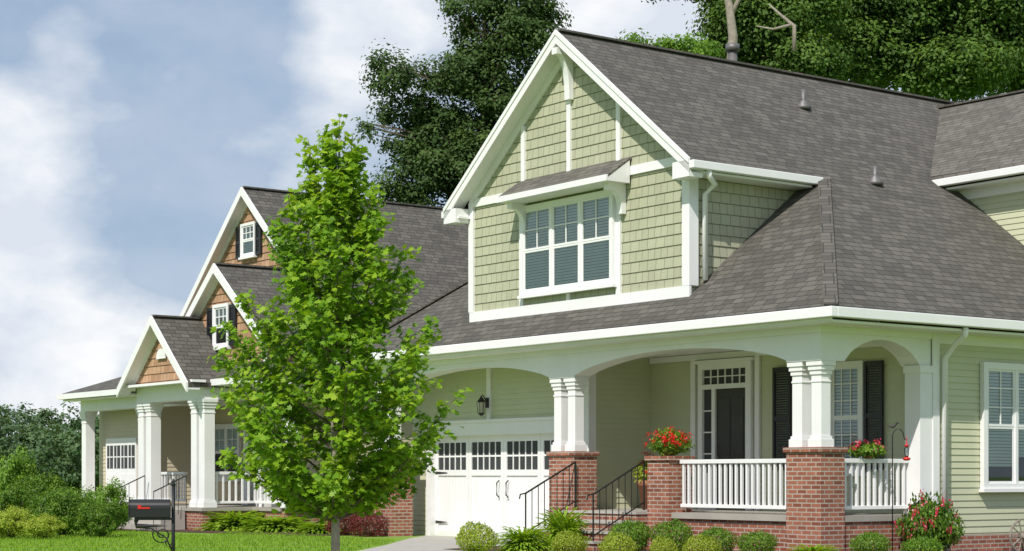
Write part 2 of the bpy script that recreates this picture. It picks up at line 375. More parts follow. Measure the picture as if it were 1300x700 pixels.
def shutter(par,mp,a0,a1,z0,z1):
    b=B(); f=.05; mp.box(b,a0,a0+f,z0,z1,.02,.07); mp.box(b,a1-f,a1,z0,z1,.02,.07)
    for q in (z0,(z0+z1)/2-.04,z1-.08): mp.box(b,a0+f,a1-f,q,q+.08,.02,.065)
    z=z0+.09
    while z<z1-.1:
        mp.box(b,a0+f,a1-f,z,z+.03,.025,.05); z+=.045
    return b.build('shutter',dark,par)
def column(par,x,y,z0,z1,w=.26):
    b=B(); h=w/2
    b.box(x-h-.04,x+h+.04,y-h-.04,y+h+.04,z0,z0+.13); b.box(x-h-.02,x+h+.02,y-h-.02,y+h+.02,z0+.13,z0+.18)
    b.box(x-h,x+h,y-h,y+h,z0+.18,z1-.22)
    b.box(x-h-.012,x+h+.012,y-h-.012,y+h+.012,z1-.34,z1-.31)
    b.box(x-h-.02,x+h+.02,y-h-.02,y+h+.02,z1-.22,z1-.15); b.box(x-h-.04,x+h+.04,y-h-.04,y+h+.04,z1-.15,z1-.08); b.box(x-h-.06,x+h+.06,y-h-.06,y+h+.06,z1-.08,z1)
    return b.build('column',white,par,bevel=.006)
def pier(par,x0,x1,y0,y1,z1,z0=-.05):
    b=B(); b.box(x0,x1,y0,y1,z0,z1-.08); p=b.build('pier',brick,par)
    b=B(); b.box(x0-.04,x1+.04,y0-.04,y1+.04,z1-.08,z1); b.build('cap',brick,p,bevel=.008); return p
def railing(par,p,q,z0,z1,sp=.13,m=white,name='railing'):
    p,q=Vector(p),Vector(q); b=B()
    up=Vector((0,0,z1-.04)); lo=Vector((0,0,z0+.06)); b.bar(p+up,q+up,.09,.07); b.bar(p+lo,q+lo,.06,.06)
    r=b.build(name,m,par,bevel=.006); n=max(2,int((q-p).length/sp)); first=None
    off=rootoff(par)
    for i in range(n):
        c=p+(q-p)*((i+.5)/n)
        if first is None:
            k=B(); k.box(-.021,.021,-.021,.021,z0+.085,z1-.07); first=k.build('baluster',m,r,loc=(0,0,0)); o=first
        else: o=first.copy(); COL.objects.link(o); o.parent=r
        o.location=c-off
    return r
s_=.785; e0=-.4; xr=.6; zl=3.92; xc=-6.62; xl=2*xc-xr; zr=zl+s_*(xr-xc); xd=-2.93; xdl=2*xc-xd; yf=-.11; yP=e0+(xr-xd); yb=14.6
zs=lambda x: zl+s_*(xr-x) if x>xc else zl+s_*(x-xl)
zf=lambda y: zl+s_*(y-e0)
b=B()
b.slab([(xr,e0,zl),(xr,yb,zl),(xc,yb,zr),(xc,yf,zr),(xd,yf,zs(xd)),(xd,yP,zs(xd))],.1)
b.slab([(xl,e0,zl),(xl,yb,zl),(xc,yb,zr),(xc,yf,zr),(xdl,yf,zs(xdl)),(xdl,yP,zs(xdl))],.1)
b.slab([(xl,e0,zl),(xr,e0,zl),(xd,yP,zs(xd)),(xdl,yP,zs(xdl))],.1)
roof=b.build('roof',shingle,house)
for (xx,xe) in ((xd,xr),(xdl,xl)): b=B(); b.bar((xx,yP,zs(xd)+.01),(xe,e0,zl+.01),.22,.035); b.build('hip_cap',shingle,roof)
b=B(); b.bar((xc,yf,zr+.01),(xc,yb,zr+.01),.2,.04); b.build('ridge_cap',shingle,roof)
def pipe(px,py,h,r=.05):
    t=(px-650)/F; q=(HZ-py)/F; k=t*C1-S1; m=-OX*C1+OY*S1
    Yd=(zl+s_*xr-s_*m-H)/(q+s_*k); X=t*Yd; x=(X-OX)*C1-(Yd-OY)*S1; y=(X-OX)*S1+(Yd-OY)*C1; z=zs(x)
    b=B(); b.tube([(x,y,z-.1),(x,y,z+h)],r,10); b.lathe((x,y,z),[(.16,-.03),(.15,.03),(r+.02,.12),(r+.02,.14)],12)
    b.build('vent_pipe',metal,roof,True)
pipe(1020,137,.36); pipe(1111,233,.32)
fxx=xc-.9; fyy=ly(930,fxx); b=B(); zt_=lz(64,fxx,fyy); b.tube([(fxx,fyy,zr-1),(fxx,fyy,zt_)],.1,12); b.tube([(fxx,fyy,zt_-.02),(fxx,fyy,zt_+.12)],.15,12); b.build('flue',metal,roof,True)
bx1('gutter',white,roof,xl-.1,xr+.12,e0-.12,e0+.02,zl-.19,zl-.03,bevel=.012); bx1('gutter',white,roof,xr-.02,xr+.12,e0+.023,yb,zl-.19,zl-.03,bevel=.012)
bx1('fascia',white,roof,xl,xr,e0,e0+.03,zl-.24,zl-.192)
bx1('soffit',white,roof,xl,xr,e0+.031,-.002,zl-.26,zl-.22); bx1('soffit',white,roof,-.02,xr-.02,0.001,yb,zl-.26,zl-.22)
ze=zs(xd)
bx1('gutter',white,roof,xd-.02,xd+.11,yf-.02,yP-.12,ze-.17,ze-.03,bevel=.012); bx1('gutter',white,roof,xdl-.11,xdl+.02,yf-.02,yP-.12,ze-.17,ze-.03,bevel=.012)
wxr,wxl=-3.35,2*xc+3.35; yd=.25
bx1('soffit',white,roof,wxr-.05,xd,yf+.02,yP-.3,ze-.22,ze-.18); bx1('soffit',white,roof,xdl,wxl+.05,yf+.02,yP-.3,ze-.22,ze-.18)
zw=zs(wxr)-.1; zbot=zf(yd)-.08; zpk=zr-.1
b=B(); b.lap([(wxl,yd,zbot),(wxr,yd,zbot),(wxr,yd,zw),(xc,yd,zpk),(wxl,yd,zw)],(0,-1,0),.19,.014)
b.build('gable_wall',green_shake,house)
b=B(); b.lap([(wxr,yd,zbot),(wxr,3.05,zf(3.05)-.05),(wxr,3.05,ze-.2),(wxr,yd,ze-.2)],(1,0,0),.19,.014); b.build('dormer_side_wall',green_shake,house)
b=B(); b.box(wxl-.0,wxl+.03,yd+.03,3,zbot,ze-.2); b.build('dormer_side_wall',green_shake,house)
def T(px,y=yd): return lx(px,y)
y1=yd-.05; hb=(6.70,6.86); wa,wb=T(664),T(787)
def gt(name,*a): return bx1(name,white,house,*a)
gt('band_board',wxl,wxr+.055,y1,yd+.001,zbot+.04,zbot+.24)
gt('corner_board',wxl-.03,wxl+.13,y1-.004,yd+.14,zbot+.24,zw-.12); gt('corner_board',wxr-.13,wxr+.06,y1-.004,yd+.16,zbot+.24,zw-.14)
gt('band_board',wxl+.13,wa-.06,y1,yd,hb[0],hb[1]); gt('band_board',wb+.06,wxr-.13,y1,yd,hb[0],hb[1])
for x,z0,z1 in ((wa,zbot+.24,hb[1]),(wb,zbot+.24,hb[1])): gt('batten',x-.06,x+.06,y1-.002,yd,z0,z1)
for px in (666,724,787):
    x=T(px); zt=zr-s_*abs(x-xc)-.35; gt('batten',x-.055,x+.055,y1-.002,yd,hb[1],zt)
xm=(wa+wb)/2; gt('batten',xm-.05,xm+.05,y1-.001,yd,zbot+.24,4.75)
for sgn in (1,-1):
    b=B()
    xe=xc+sgn*(xd-xc); A=Vector((xc,yf,zr+.015)); E=Vector((xe,yf,zs(xd)+.015)); dn=Vector((0,0,-.25))
    b.prism([A,E,E+dn,A+dn],(0,-.03,0)); A2=A+Vector((0,-.03,0)); E2=E+Vector((0,-.03,0)); d2=Vector((0,0,-.09))
    b.prism([A2,E2,E2+d2,A2+d2],(0,-.02,0))
    A3=Vector((xc,yd-.05,zpk-.02)); x3=xc+sgn*3.28; E3=Vector((x3,yd-.05,zs(xc+3.28)-.13)); d3=Vector((0,0,-.22)); b.prism([A3,E3,E3+d3,A3+d3],(0,.05,0))
    A4=Vector((xc,yf,zr-.12)); E4=Vector((xe,yf,zs(xd)-.12)); b.prism([A4,E4,E4+Vector((0,0,-.03)),A4+Vector((0,0,-.03))],(0,yd-yf-.05,0))
    b.build('bargeboard',white,house)
gt('eave_return',xd-.42,xd,yf-.03,yd-.07,ze-.3,ze-.02); gt('eave_return',xdl,xdl+.42,yf-.03,yd-.07,ze-.3,ze-.02)
def bracket(par,x,y,z0,z1,dep,w=.12):
    b=B(); pts=[(x-w/2,y,z0),(x-w/2,y-.1,z0)]
    for i in range(7):
        a=i/6*math.pi/2; pts.append((x-w/2,y-.1-(dep-.2)*(1-math.cos(a)),z0+.08+(z1-z0-.2)*math.sin(a)))
    pts+=[(x-w/2,y-dep,z1-.12),(x-w/2,y-dep,z1),(x-w/2,y,z1)]
    b.prism(pts,(w,0,0)); return b
bracket(None,xc,yd-.02,zpk-1.15,zpk-.22,.40,.15).build('apex_bracket',white,house)
ax0,ax1=T(632,-.3),T(803,yd)
b=B(); b.slab([(ax0,-.32,6.66),(ax1,-.32,6.66),(ax1,yd-.02,7.03),(ax0,yd-.02,7.03)],.04); aw=b.build('awning',shingle_b,house)
b=B(); b.box(ax0+.0,ax1-.0,-.36,-.321,6.55,6.66); b.box(ax0+.02,ax1-.02,-.32,yd-.07,6.55,6.59)
for x in (ax0,ax1-.04): b.prism([(x,-.32,6.55),(x,-.32,6.61),(x,yd-.065,6.96),(x,yd-.065,6.55)],(.04,0,0))
b.build('awning_trim',white,aw)
for x in (ax0+.22,ax1-.22): bracket(None,x,yd-.02,6.02,6.55,.42,.13).build('bracket',white,aw)
F_=MP('front',yd-.04)
window(house,F_,wa+.06,wb-.06,4.78,6.5,3,.09,(2,2),(1,1),'full',sp=.055)
# ---- lower walls
yw=2.6; gy=1.05; gx=-7.1
b=B(); b.lap([(0,yw,.3),(0,14,.3),(0,14,zl-.25),(0,yw,zl-.25)],(1,0,0)); b.build('side_wall',green_lap,house)
b=B(); b.lap([(gx,yw,.66),(0,yw,.66),(0,yw,3.62),(gx,yw,3.62)],(0,-1,0)); b.build('porch_wall',green_lap,house)
b=B(); b.lap([(gx,gy,.66),(gx,yw,.66),(gx,yw,3.62),(gx,gy,3.62)],(1,0,0)); b.build('porch_side_wall',green_lap,house)
gl,gr_=-12.5,-7.5
b=B(); b.lap([(gl,gy,2.45),(gr_,gy,2.45),(gr_,gy,3.62),(gl,gy,3.62)],(0,-1,0)); b.lap([(gr_,gy,0),(gx,gy,0),(gx,gy,3.62),(gr_,gy,3.62)],(0,-1,0)); b.lap([(-13.24,gy,0),(gl,gy,0),(gl,gy,3.62),(-13.24,gy,3.62)],(0,-1,0)); b.build('garage_wall',green_lap,house)
b=B(); b.box(-13.24,-13.2,gy,14,0,zl-.2); b.box(-13.24,0,13.9,14,0,zl-.2); b.build('rear_wall',green_lap,house)
b=B(); b.box(-13.2,.0,.42,13.9,3.62,3.66); b.build('ceiling',white,house)
b=B(); b.poly([(-13.2,13.95,zl-.3),(-.05,13.95,zl-.3),(xc,13.95,zr-.2)]); b.build('rear_gable',green_lap,house)
bx1('foundation',brick,house,-.03,.035,yw,14,-.05,.3); bx1('foundation',brick,house,-4.0,-.05,.12,.2,-.05,.62); bx1('foundation',brick,house,-.13,-.05,.2,yw,-.05,.62)
b=B(); b.box(gx,-.02,.06,yw,.56,.66); b.build('porch_floor',floor_m,house)
for i in range(4):
    b=B(); b.box(-6.28,-4.18,-1.2+i*.32,.06,i*.165-.02 if i else -.05,(i+1)*.165-.04); stp=b.build('step',brick,house)
    b=B(); b.box(-6.3,-4.16,-1.23+i*.32,-1.2+(i+1)*.32-.001 if i<3 else .058,(i+1)*.165-.04,(i+1)*.165); b.build('tread',conc,stp)
def arch(a0,a1,zs0,zp,n=22):
    return [(a0+(a1-a0)*i/n, zs0+(zp-zs0)*max(0,1-(2*i/n-1)**2)**.8) for i in range(n+1)]
pr=(-.76,0); pm=(-7.0,-6.24); pl=(-13.24,-12.48)
zsp=3.12; pts=[(-13.24,zl-.24),(-13.24,zsp),(pl[1],zsp)]+arch(pl[1],pm[0],zsp+.03,3.46)+[(pm[0],zsp),(pm[1],zsp)]+arch(pm[1],pr[0],zsp+.03,3.48)+[(pr[0],zsp),(0,zsp),(0,zl-.24)]
b=B(); b.prism([(x,0.0,z) for x,z in pts],(0,.4,0)); b.build('porch_beam',white,house)
pts=[(.401,zl-.24),(.401,zsp),(.54,zsp)]+arch(.56,2.3,zsp+.03,3.50,14)+[(2.32,zsp),(2.598,zsp),(2.598,zl-.24)]
b=B(); b.prism([(-.4,y,z) for y,z in pts],(.4,0,0)); b.build('porch_beam',white,house)
b=B(); b.box(-13.27,.035,-.035,-.001,zl-.36,zl-.26); b.box(.001,.035,0,13.9,zl-.36,zl-.26); b.box(.0012,.025,yw+.16,13.9,3.5,zl-.36); b.build('frieze',white,house)
for (x0,x1) in (pr,pm,pl):
    pier(house,x0,x1,0,.54,1.75)
    for xx in (x0+.17,x1-.17): column(house,xx,.18,1.75,zsp,.215)
pier(house,-4.165,-3.6,0,.54,1.64)
b=B(); b.box(-.3,.03,2.3,2.597,.66,zsp); b.box(-.32,.05,2.28,2.6,zsp-.12,zsp); b.build('pilaster',white,house)
gt('corner_board',.018,.05,yw,yw+.16,.3,zl-.26); gt('corner_board',gx-.1,gx+.045,gy-.045,gy,.0,3.6); gt('corner_board',gx+.003,gx+.045,gy+.001,gy+.14,.66,3.6)
railing(house,(-3.55,.25,0),(-.8,.25,0),.72,1.58); railing(house,(-.25,.6,0),(-.25,2.28,0),.72,1.58)
b=B(); dy=yw+.22; b.tube([(xr+.02,dy-.1,zl-.2),(xr+.02,dy-.1,zl-.32),(.36,dy,zl-.42),(.11,dy,zl-.68),(.11,dy,.1)],.05,8); b.build('downspout',white,house,True)
b=B(); b.tube([(xd+.04,yf+.4,ze-.17),(xd+.04,yf+.4,ze-.27),(xd-.1,yd+.3,ze-.36),(wxr+.12,yd+.26,ze-.52),(wxr+.12,yd+.26,zf(yd+.26)+.05)],.05,8); b.build('downspout',white,house,True)
# garage door
b=B(); gdy=gy+.12; b.box(gl,gr_,gdy,gdy+.05,0,2.14); gd=b.build('garage_door',white,house)
nP=4; pw=(gr_-gl)/nP
for i in range(nP):
    b=B(); gb2=B(); mu=B()
    x0,x1=gl+i*pw,gl+(i+1)*pw; r=.1
    b.box(x0+.004,x0+r,gdy-.03,gdy,0,2.14); b.box(x1-r,x1-.004,gdy-.03,gdy,0,2.14)
    for z0,z1 in ((0,.14),(1.3,1.42),(2.0,2.14)): b.box(x0+r,x1-r,gdy-.03,gdy,z0,z1)
    k=x0+r+.1
    while k<x1-r-.02: b.box(k-.006,k+.006,gdy-.008,gdy,.14,1.3); k+=.11
    gb2.box(x0+r,x1-r,gdy-.006,gdy-.001,1.42,2.0)
    for j in range(1,5): xx=x0+r+(pw-2*r)*j/5; mu.box(xx-.014,xx+.014,gdy-.02,gdy-.006,1.42,2.0)
    mu.box(x0+r,x1-r,gdy-.019,gdy-.006,1.69,1.725)
    b.build('panel',white,gd); gb2.build('pane',inside,gd); mu.build('muntin',white,gd)
for xx in (gl+pw*2-.16,gl+pw*2+.16):
    b=B(); b.tube([(xx,gdy-.03,.85),(xx,gdy-.09,.9),(xx,gdy-.09,1.15),(xx,gdy-.03,1.2)],.014,6); b.build('handle',black,gd,True)
for xx,sg in ((gl+.02,1),(gr_-.02,-1)):
    for z in (.3,1.36): b=B(); b.prism([(xx,gdy-.035,z-.03),(xx+sg*.42,gdy-.035,z-.008),(xx+sg*.45,gdy-.035,z),(xx+sg*.42,gdy-.035,z+.008),(xx,gdy-.035,z+.03)],(0,-.008,0)); b.build('hinge',black,gd)
gt('door_jamb',gl-.16,gl,gy-.05,gy+.2,0,2.14); gt('door_jamb',gr_,gr_+.16,gy-.05,gy+.2,0,2.14); gt('door_header',gl-.2,gr_+.2,gy-.06,gy+.2,2.14,2.4); gt('door_cornice',gl-.26,gr_+.26,gy-.1,gy+.2,2.4,2.46)
xg=lx(622,gy); gt('batten',xg-.07,xg+.07,gy-.045,gy+.01,2.46,3.6)
def lantern(par,x,y,z,s=1):
    b=B(); b.box(x-.05*s,x+.05*s,y-.03,y,z-.02*s,z+.2*s); b.tube([(x,y-.03,z+.12*s),(x,y-.14*s,z+.26*s),(x,y-.17*s,z+.2*s)],.012*s,6)
    c=(x,y-.17*s,z); b.lathe(c,[(.11*s,.1*s),(.03*s,.2*s),(.012*s,.24*s)],6); b.lathe(c,[(.02*s,-.2*s),(.07*s,-.16*s),(.075*s,-.14*s)],6)
    for k in range(6):
        a=k*math.pi/3; b.tube([(c[0]+.07*s*math.cos(a),c[1]+.07*s*math.sin(a),z-.15*s),(c[0]+.1*s*math.cos(a),c[1]+.1*s*math.sin(a),z+.1*s)],.007*s,4)
    l=b.build('wall_lantern',black,par); b=B(); b.lathe(c,[(.055*s,-.14*s),(.08*s,.09*s)],6); b.build('lantern_glass',lamp_g,l); return l
lantern(house,xg-.02,gy-.045,2.72,.95)
# front door
fy=yw; D=MP('front',yw-.02)
d0,d1=lx(912,yw),lx(951,yw); s0=lx(896,yw); zt=2.93
b=B(); D.box(b,s0-.12,s0,.66,3.42,0,.08); D.box(b,d1,d1+.14,.66,3.42,0,.08); D.box(b,s0,d1,3.3,3.42,0,.08); D.box(b,s0-.18,d1+.2,3.42,3.48,0,.12); D.box(b,s0,d1,zt,zt+.09,0,.075); D.box(b,d0-.09,d0,.66,zt,0,.075)
df=b.build('door_surround',white,house)
b=B(); D.quad(b,s0,d1,zt+.09,3.3,.02); b.build('transom_pane',inside,df)
b=B(); D.quad(b,s0,d0-.09,.66,zt,.02); b.build('sidelight_pane',inside,df)
b=B()
for i in range(1,6): x=s0+(d1-s0)*i/6; D.box(b,x-.012,x+.012,zt+.09,3.3,.021,.04)
D.box(b,s0,d1,zt+.225,zt+.245,.021,.038)
for i in range(1,5): z=.9+(zt-.9)*i/5; D.box(b,s0,d0-.09,z-.012,z+.012,.021,.04)
D.box(b,s0,d0-.09,.66,1.35,.021,.045); b.build('muntin',white,df)
b=B(); D.box(b,d0,d1,.68,zt,.0,.03); fd=b.build('front_door',door_m,house)
w_=d1-d0
for a_,c_,z0,z1 in ((d0+.1,d0+w_/2-.04,.78,1.35),(d0+w_/2+.04,d1-.1,.78,1.35),(d0+.1,d0+w_/2-.04,1.45,2.75),(d0+w_/2+.04,d1-.1,1.45,2.75)):
    b=B(); D.box(b,a_,c_,z0,z1,.03,.042); b.build('door_panel',door_m,fd,bevel=.008)
b=B(); b.tube([(d0+.07,yw-.05,1.62),(d0+.07,yw-.1,1.66),(d0+.07,yw-.1,1.8),(d0+.07,yw-.05,1.84)],.012,6); b.build('handle',metal,fd,True)
x=lx(882,yw); gt('batten',x-.05,x+.08,yw-.07,yw-.02,.66,3.5); x=lx(957,yw)+.12; gt('batten',x-.03,x+.08,yw-.07,yw-.02,.66,3.5); gt('porch_frieze',gx+.05,-.03,yw-.065,yw-.02,3.5,3.61)
window(house,D,lx(1056,yw),lx(1100,yw),1.35,3.28,1,.09,(3,3),(3,3),'full',sp=.06)
shutter(house,D,lx(1101,yw),lx(1124,yw),1.4,3.26); shutter(house,D,lx(985,yw),lx(1007,yw),1.4,3.26)
SW=MP('side',.022); a0=ly(1243,0); window(house,SW,a0,a0+1.75,Z(622,31)+.02,lz(460,0,a0),2,.11,(2,3),(1,1),'most',sp=.055)
for xx in (-6.2,-4.26):
    b=B(); A=Vector((xx,0.0,1.55)); E=Vector((xx,-1.15,.98)); b.bar(A,E,.03,.025); b.tube([E,E+Vector((0,-.12,-.02)),E+Vector((0,-.14,-.1))],.014,6)
    b.bar(A-Vector((0,0,.72)),E-Vector((0,0,.72)),.02,.02)
    hr=b.build('handrail',black,house)
    for i in range(9):
        t=i/8; p=A.lerp(E,t); r=.009 if 0<i<8 else .016; ext=.72 if 0<i<8 else (.86 if i==0 else .98)
        b=B(); b.tube([p,p-Vector((0,0,ext))],r,6); b.build('baluster',black,hr)
b=B(); b.lathe((-4.2,1.3,3.54),[(.05,.0),(.16,.03),(.17,.08)],16); b.build('ceiling_light',white,house,True)
# ---- rear wing
wy,wr=6.65,10.3; wz=zs(-3.45)-.05; wzr=9.28; xe=1.0
fx=lambda z:(xr-(z-zl)/s_)
b=B()
b.slab([(fx(wz)-.26,wy,wz+.07),(xe,wy,wz),(xe,wr,wzr),(fx(wzr)-.26,wr,wzr+.07)],.16); b.slab([(fx(wz)-.1,2*wr-wy,wz),(xe,2*wr-wy,wz),(xe,wr,wzr),(fx(wzr)-.1,wr,wzr)],.1)
r2=b.build('wing_roof',shingle_b,house)
bx1('gutter',white,r2,fx(wz)-.05,xe+.02,wy-.12,wy+.02,wz-.17,wz-.03,bevel=.012); bx1('soffit',white,r2,fx(wz)-.0,xe,wy+.021,wy+.4,wz-.24,wz-.2)
b=B(); b.bar((fx(wzr)-.2,wr,wzr+.08),(xe,wr,wzr+.01),.2,.04); b.build('ridge_cap',shingle,r2)
b=B(); b.lap([(-3.6,wy+.4,6.7),(-.0,wy+.4,3.9),(.6,wy+.4,3.9),(.6,wy+.4,wz-.2),(-3.6,wy+.4,wz-.2)],(0,-1,0)); b.lap([(.6,wy+.4,3.9),(.6,2*wr-wy-.4,3.9),(.6,2*wr-wy-.4,wz-.2),(.6,wy+.4,wz-.2)],(1,0,0)); b.poly([(.6,wy+.4,wz-.2),(.6,2*wr-wy-.4,wz-.2),(.6,wr,wzr-.1)]); b.build('wing_wall',green_lap,house)
b=B(); b.box(-3.5,.6,wy+.36,wy+.399,wz-.42,wz-.2); b.build('frieze',white,house)
# ================================================================ NEIGHBOUR HOUSE
nb=thing('house','tan house with brown shake gables and white columned portico beyond the garage','house',W(-23,4),ROT); OFF[nb.name]=Vector((-23,4,0))
def gable_roof(par,xc,hw,y0,y1,zp,sl,th=.1,m=shingle,name='roof',xr_=None):
    b=B(); a=xc-hw; c=xc+(hw if xr_ is None else xr_)
    b.slab([(a,y0,zp-sl*hw),(xc,y0,zp),(xc,y1,zp),(a,y1,zp-sl*hw)],th); b.slab([(c,y0,zp-sl*(c-xc)),(xc,y0,zp),(xc,y1,zp),(c,y1,zp-sl*(c-xc))],th)
    r=b.build(name,m,par)
    b=B(); b.bar((xc,y0,zp+.01),(xc,y1,zp+.01),.2,.04); b.build('ridge_cap',m,r)
    for sg,w in ((-1,hw),(1,hw)):
        b=B()
        A=Vector((xc,y0,zp+.012)); E=Vector((xc+sg*w,y0,zp-sl*w+.012)); dn=Vector((0,0,-.23)); b.prism([A,E,E+dn,A+dn],(0,-.05,0))
        A=A+Vector((0,0,-.14)); E=E+Vector((0,0,-.14)); dn=Vector((0,0,-.03)); b.prism([A,E,E+dn,A+dn],(0,.3,0))
        b.build('bargeboard',white,r)
    return r
def gable_wall(par,xc,hw,y,z0,ze,zp,m,course=.19):
    b=B(); b.lap([(xc-hw,y,z0),(xc+hw,y,z0),(xc+hw,y,ze),(xc,y,zp),(xc-hw,y,ze)],(0,-1,0),course,.018); b.build('gable_wall',m,par)
    for sg in (-1,1):
        b=B()
        A=Vector((xc,y-.05,zp)); E=Vector((xc+sg*hw,y-.05,ze)); dn=Vector((0,0,-.11)); b.prism([A,E,E+dn,A+dn],(0,.05,0))
        b.box(xc+sg*hw-.06,xc+sg*hw+.06,y-.045,y,z0,ze-.2)
        b.build('gable_trim',white,par)
gable_roof(nb,-23.3,3.7,2.2,15,9.02,.87,xr_=6.1)
gable_wall(nb,-23.3,3.3,2.5,4.2,9.02-.87*3.3-.1,8.9,tan_shake)
gable_roof(nb,-19.4,2.4,-.62,5,6.41,.78); gable_wall(nb,-19.4,2.1,-.38,3.7,6.41-.78*2.1-.1,6.29,tan_shake)
b=B(); b.lap([(-17.3,-.38,3.7),(-17.3,2.5,3.7),(-17.3,2.5,4.6),(-17.3,-.38,4.6)],(1,0,0),.19,.018); b.build('gable_side_wall',tan_shake,nb)
gable_roof(nb,-20.6,1.95,-1.7,-.36,5.18,.87); gable_wall(nb,-20.6,1.65,-1.4,3.55,3.62,5.02,tan_shake)
b=B(); b.slab([(-29.3,-.4,3.64),(-21.5,-.4,3.64),(-21.5,2.5,4.66),(-27.3,2.5,4.66)],.1); b.slab([(-29.3,-.4,3.64),(-27.3,2.5,4.66),(-27.3,14,4.66),(-29.3,14,3.64)],.1)
b.slab([(-19.2,-1.0,3.6),(-16.7,-1.0,3.6),(-17.1,-.37,4.0),(-19.2,-.37,4.0)],.1); b.slab([(-16.7,-1.0,3.6),(-16.7,4,3.6),(-17.25,4,4.0),(-17.25,-.2,4.0)],.1)
r3=b.build('porch_roof',shingle,nb)
bx1('gutter',white,r3,-29.42,-22.5,-.5,-.38,3.47,3.62); bx1('gutter',white,r3,-18.7,-16.6,-1.1,-.98,3.43,3.58); bx1('gutter',white,r3,-29.42,-29.28,-.37,14,3.47,3.62); bx1('soffit',white,r3,-29.28,-22.5,-.37,0,3.42,3.46); bx1('soffit',white,r3,-18.7,-16.7,-.97,0,3.42,3.46)
N1=MP('front',2.48); N2=MP('front',-.40)
window(nb,N1,-23.8,-23.0,7.2,8.1,1,.07,(3,2),(1,1),'full'); shutter(nb,N1,-24.1,-23.82,7.2,8.05); shutter(nb,N1,-22.98,-22.7,7.2,8.05)
window(nb,N2,-19.8,-19.0,4.4,5.45,1,.08,(3,2),(1,1),'upper'); shutter(nb,N2,-20.13,-19.82,4.42,5.4); shutter(nb,N2,-18.98,-18.67,4.42,5.4)
b=B(); pts=[(-20.85,-1.45,4.15),(-20.35,-1.45,4.15)]+[(-20.6+.25*math.cos(a),-1.45,4.15+.25*math.sin(a)) for a in [math.pi*i/8 for i in range(1,8)]]; b.prism(pts,(0,-.03,0)); b.build('gable_vent',white,nb)
b=B(); b.lap([(-25.2,2.2,.5),(-17.3,2.2,.5),(-17.3,2.2,3.4),(-25.2,2.2,3.4)],(0,-1,0)); b.build('wall',tan_lap,nb)
b=B(); b.lap([(-29.05,.65,.5),(-25.2,.65,.5),(-25.2,.65,3.44),(-29.05,.65,3.44)],(0,-1,0)); b.build('wall',tan_lap,nb)
b=B(); b.lap([(-25.2,.65,.5),(-25.2,2.2,.5),(-25.2,2.2,3.44),(-25.2,.65,3.44)],(1,0,0)); b.build('wall',tan_lap,nb)
b=B(); b.lap([(-17.3,2.2,.3),(-17.3,14,.3),(-17.3,14,3.5),(-17.3,2.2,3.5)],(1,0,0)); b.build('wall',tan_lap,nb)
b=B(); b.box(-29.09,-29.05,.65,14,0,3.6); b.build('wall',tan_lap,nb)
b=B(); b.box(-29.0,-17.2,.05,14,0,.46); b.box(-22.5,-18.7,-1.3,.049,0,.46); b.build('foundation',brick,nb)
b=B(); b.box(-29.0,-17.3,.0,2.2,.46,.54); b.box(-22.55,-18.65,-1.35,-.001,.46,.54); b.build('porch_floor',floor_m,nb)
b=B(); b.box(-28.9,-22.45,0,.35,3.12,3.45); b.box(-18.75,-16.9,0,.35,3.12,3.45); b.box(-22.45,-18.75,-1.25,-.9,3.12,3.5); b.box(-22.45,-22.1,-.9,2.2,3.12,3.5); b.box(-19.1,-18.75,-.9,2.2,3.12,3.5); b.box(-28.9,-17.3,.36,2.2,3.45,3.47); b.build('porch_beam',white,nb)
b=B(); b.box(-22.6,-18.6,-1.62,-1.26,3.5,3.56); b.build('cornice',white,nb)
for x,y in ((-28.75,.17),(-22.28,-1.07),(-21.85,-1.07),(-19.35,-1.07),(-18.93,-1.07),(-22.28,1.9),(-18.93,.5),(-17.1,.17),(-25.0,.17)): column(nb,x,y,.54,3.12,.28)
railing(nb,(-18.75,.15,0),(-17.2,.15,0),.6,1.4,.16); railing(nb,(-24.8,.15,0),(-22.5,.15,0),.6,1.4,.16); railing(nb,(-18.93,-.9,0),(-18.93,.3,0),.6,1.4,.16)
N3=MP('front',2.18); N4=MP('front',.63)
b=B(); N4.box(b,-28.45,-26.45,.54,2.35,0,.06); dd_=b.build('double_door',white,nb)
for i in range(4):
    u=-28.35+i*.48
    b=B(); N4.box(b,u,u+.4,1.5,2.15,.061,.066); b.build('pane',inside,dd_)
    b=B(); N4.box(b,u+.19,u+.21,1.5,2.15,.066,.08); N4.box(b,u,u+.4,1.81,1.84,.066,.079); b.build('muntin',white,dd_)
    b=B(); N4.box(b,u,u+.4,.7,1.35,.06,.075); b.build('panel',white,dd_)
window(nb,N3,-24.9,-23.3,1.2,2.7,2,.1,(2,2),(1,1),'upper'); window(nb,N3,-18.7,-17.7,1.2,2.7,1,.1,(2,2),(1,1),'upper')
b=B(); N3.box(b,-21.4,-20.2,.54,2.75,0,.05); nd=b.build('door_surround',white,nb); b=B(); N3.box(b,-21.25,-20.35,.56,2.6,.05,.07); b.build('front_door',door_m,nb)
b=B()
for i in range(3): b.box(-21.7+.001*i,-19.5-.001*i,-1.35-.3*(3-i),-1.36,.15*i-(.02 if i==0 else 0),.15*(i+1))
b.build('steps',conc,nb)
for xx in (-21.75,-19.45):
    b=B(); b.bar((xx,-1.35,1.3),(xx,-2.2,.92),.028,.024)
    for i in range(5): t=i/4; b.tube([(xx,-1.35-.85*t,1.3-.38*t),(xx,-1.35-.85*t,.5-.5*t)],.008,5)
    b.build('handrail',black,nb)
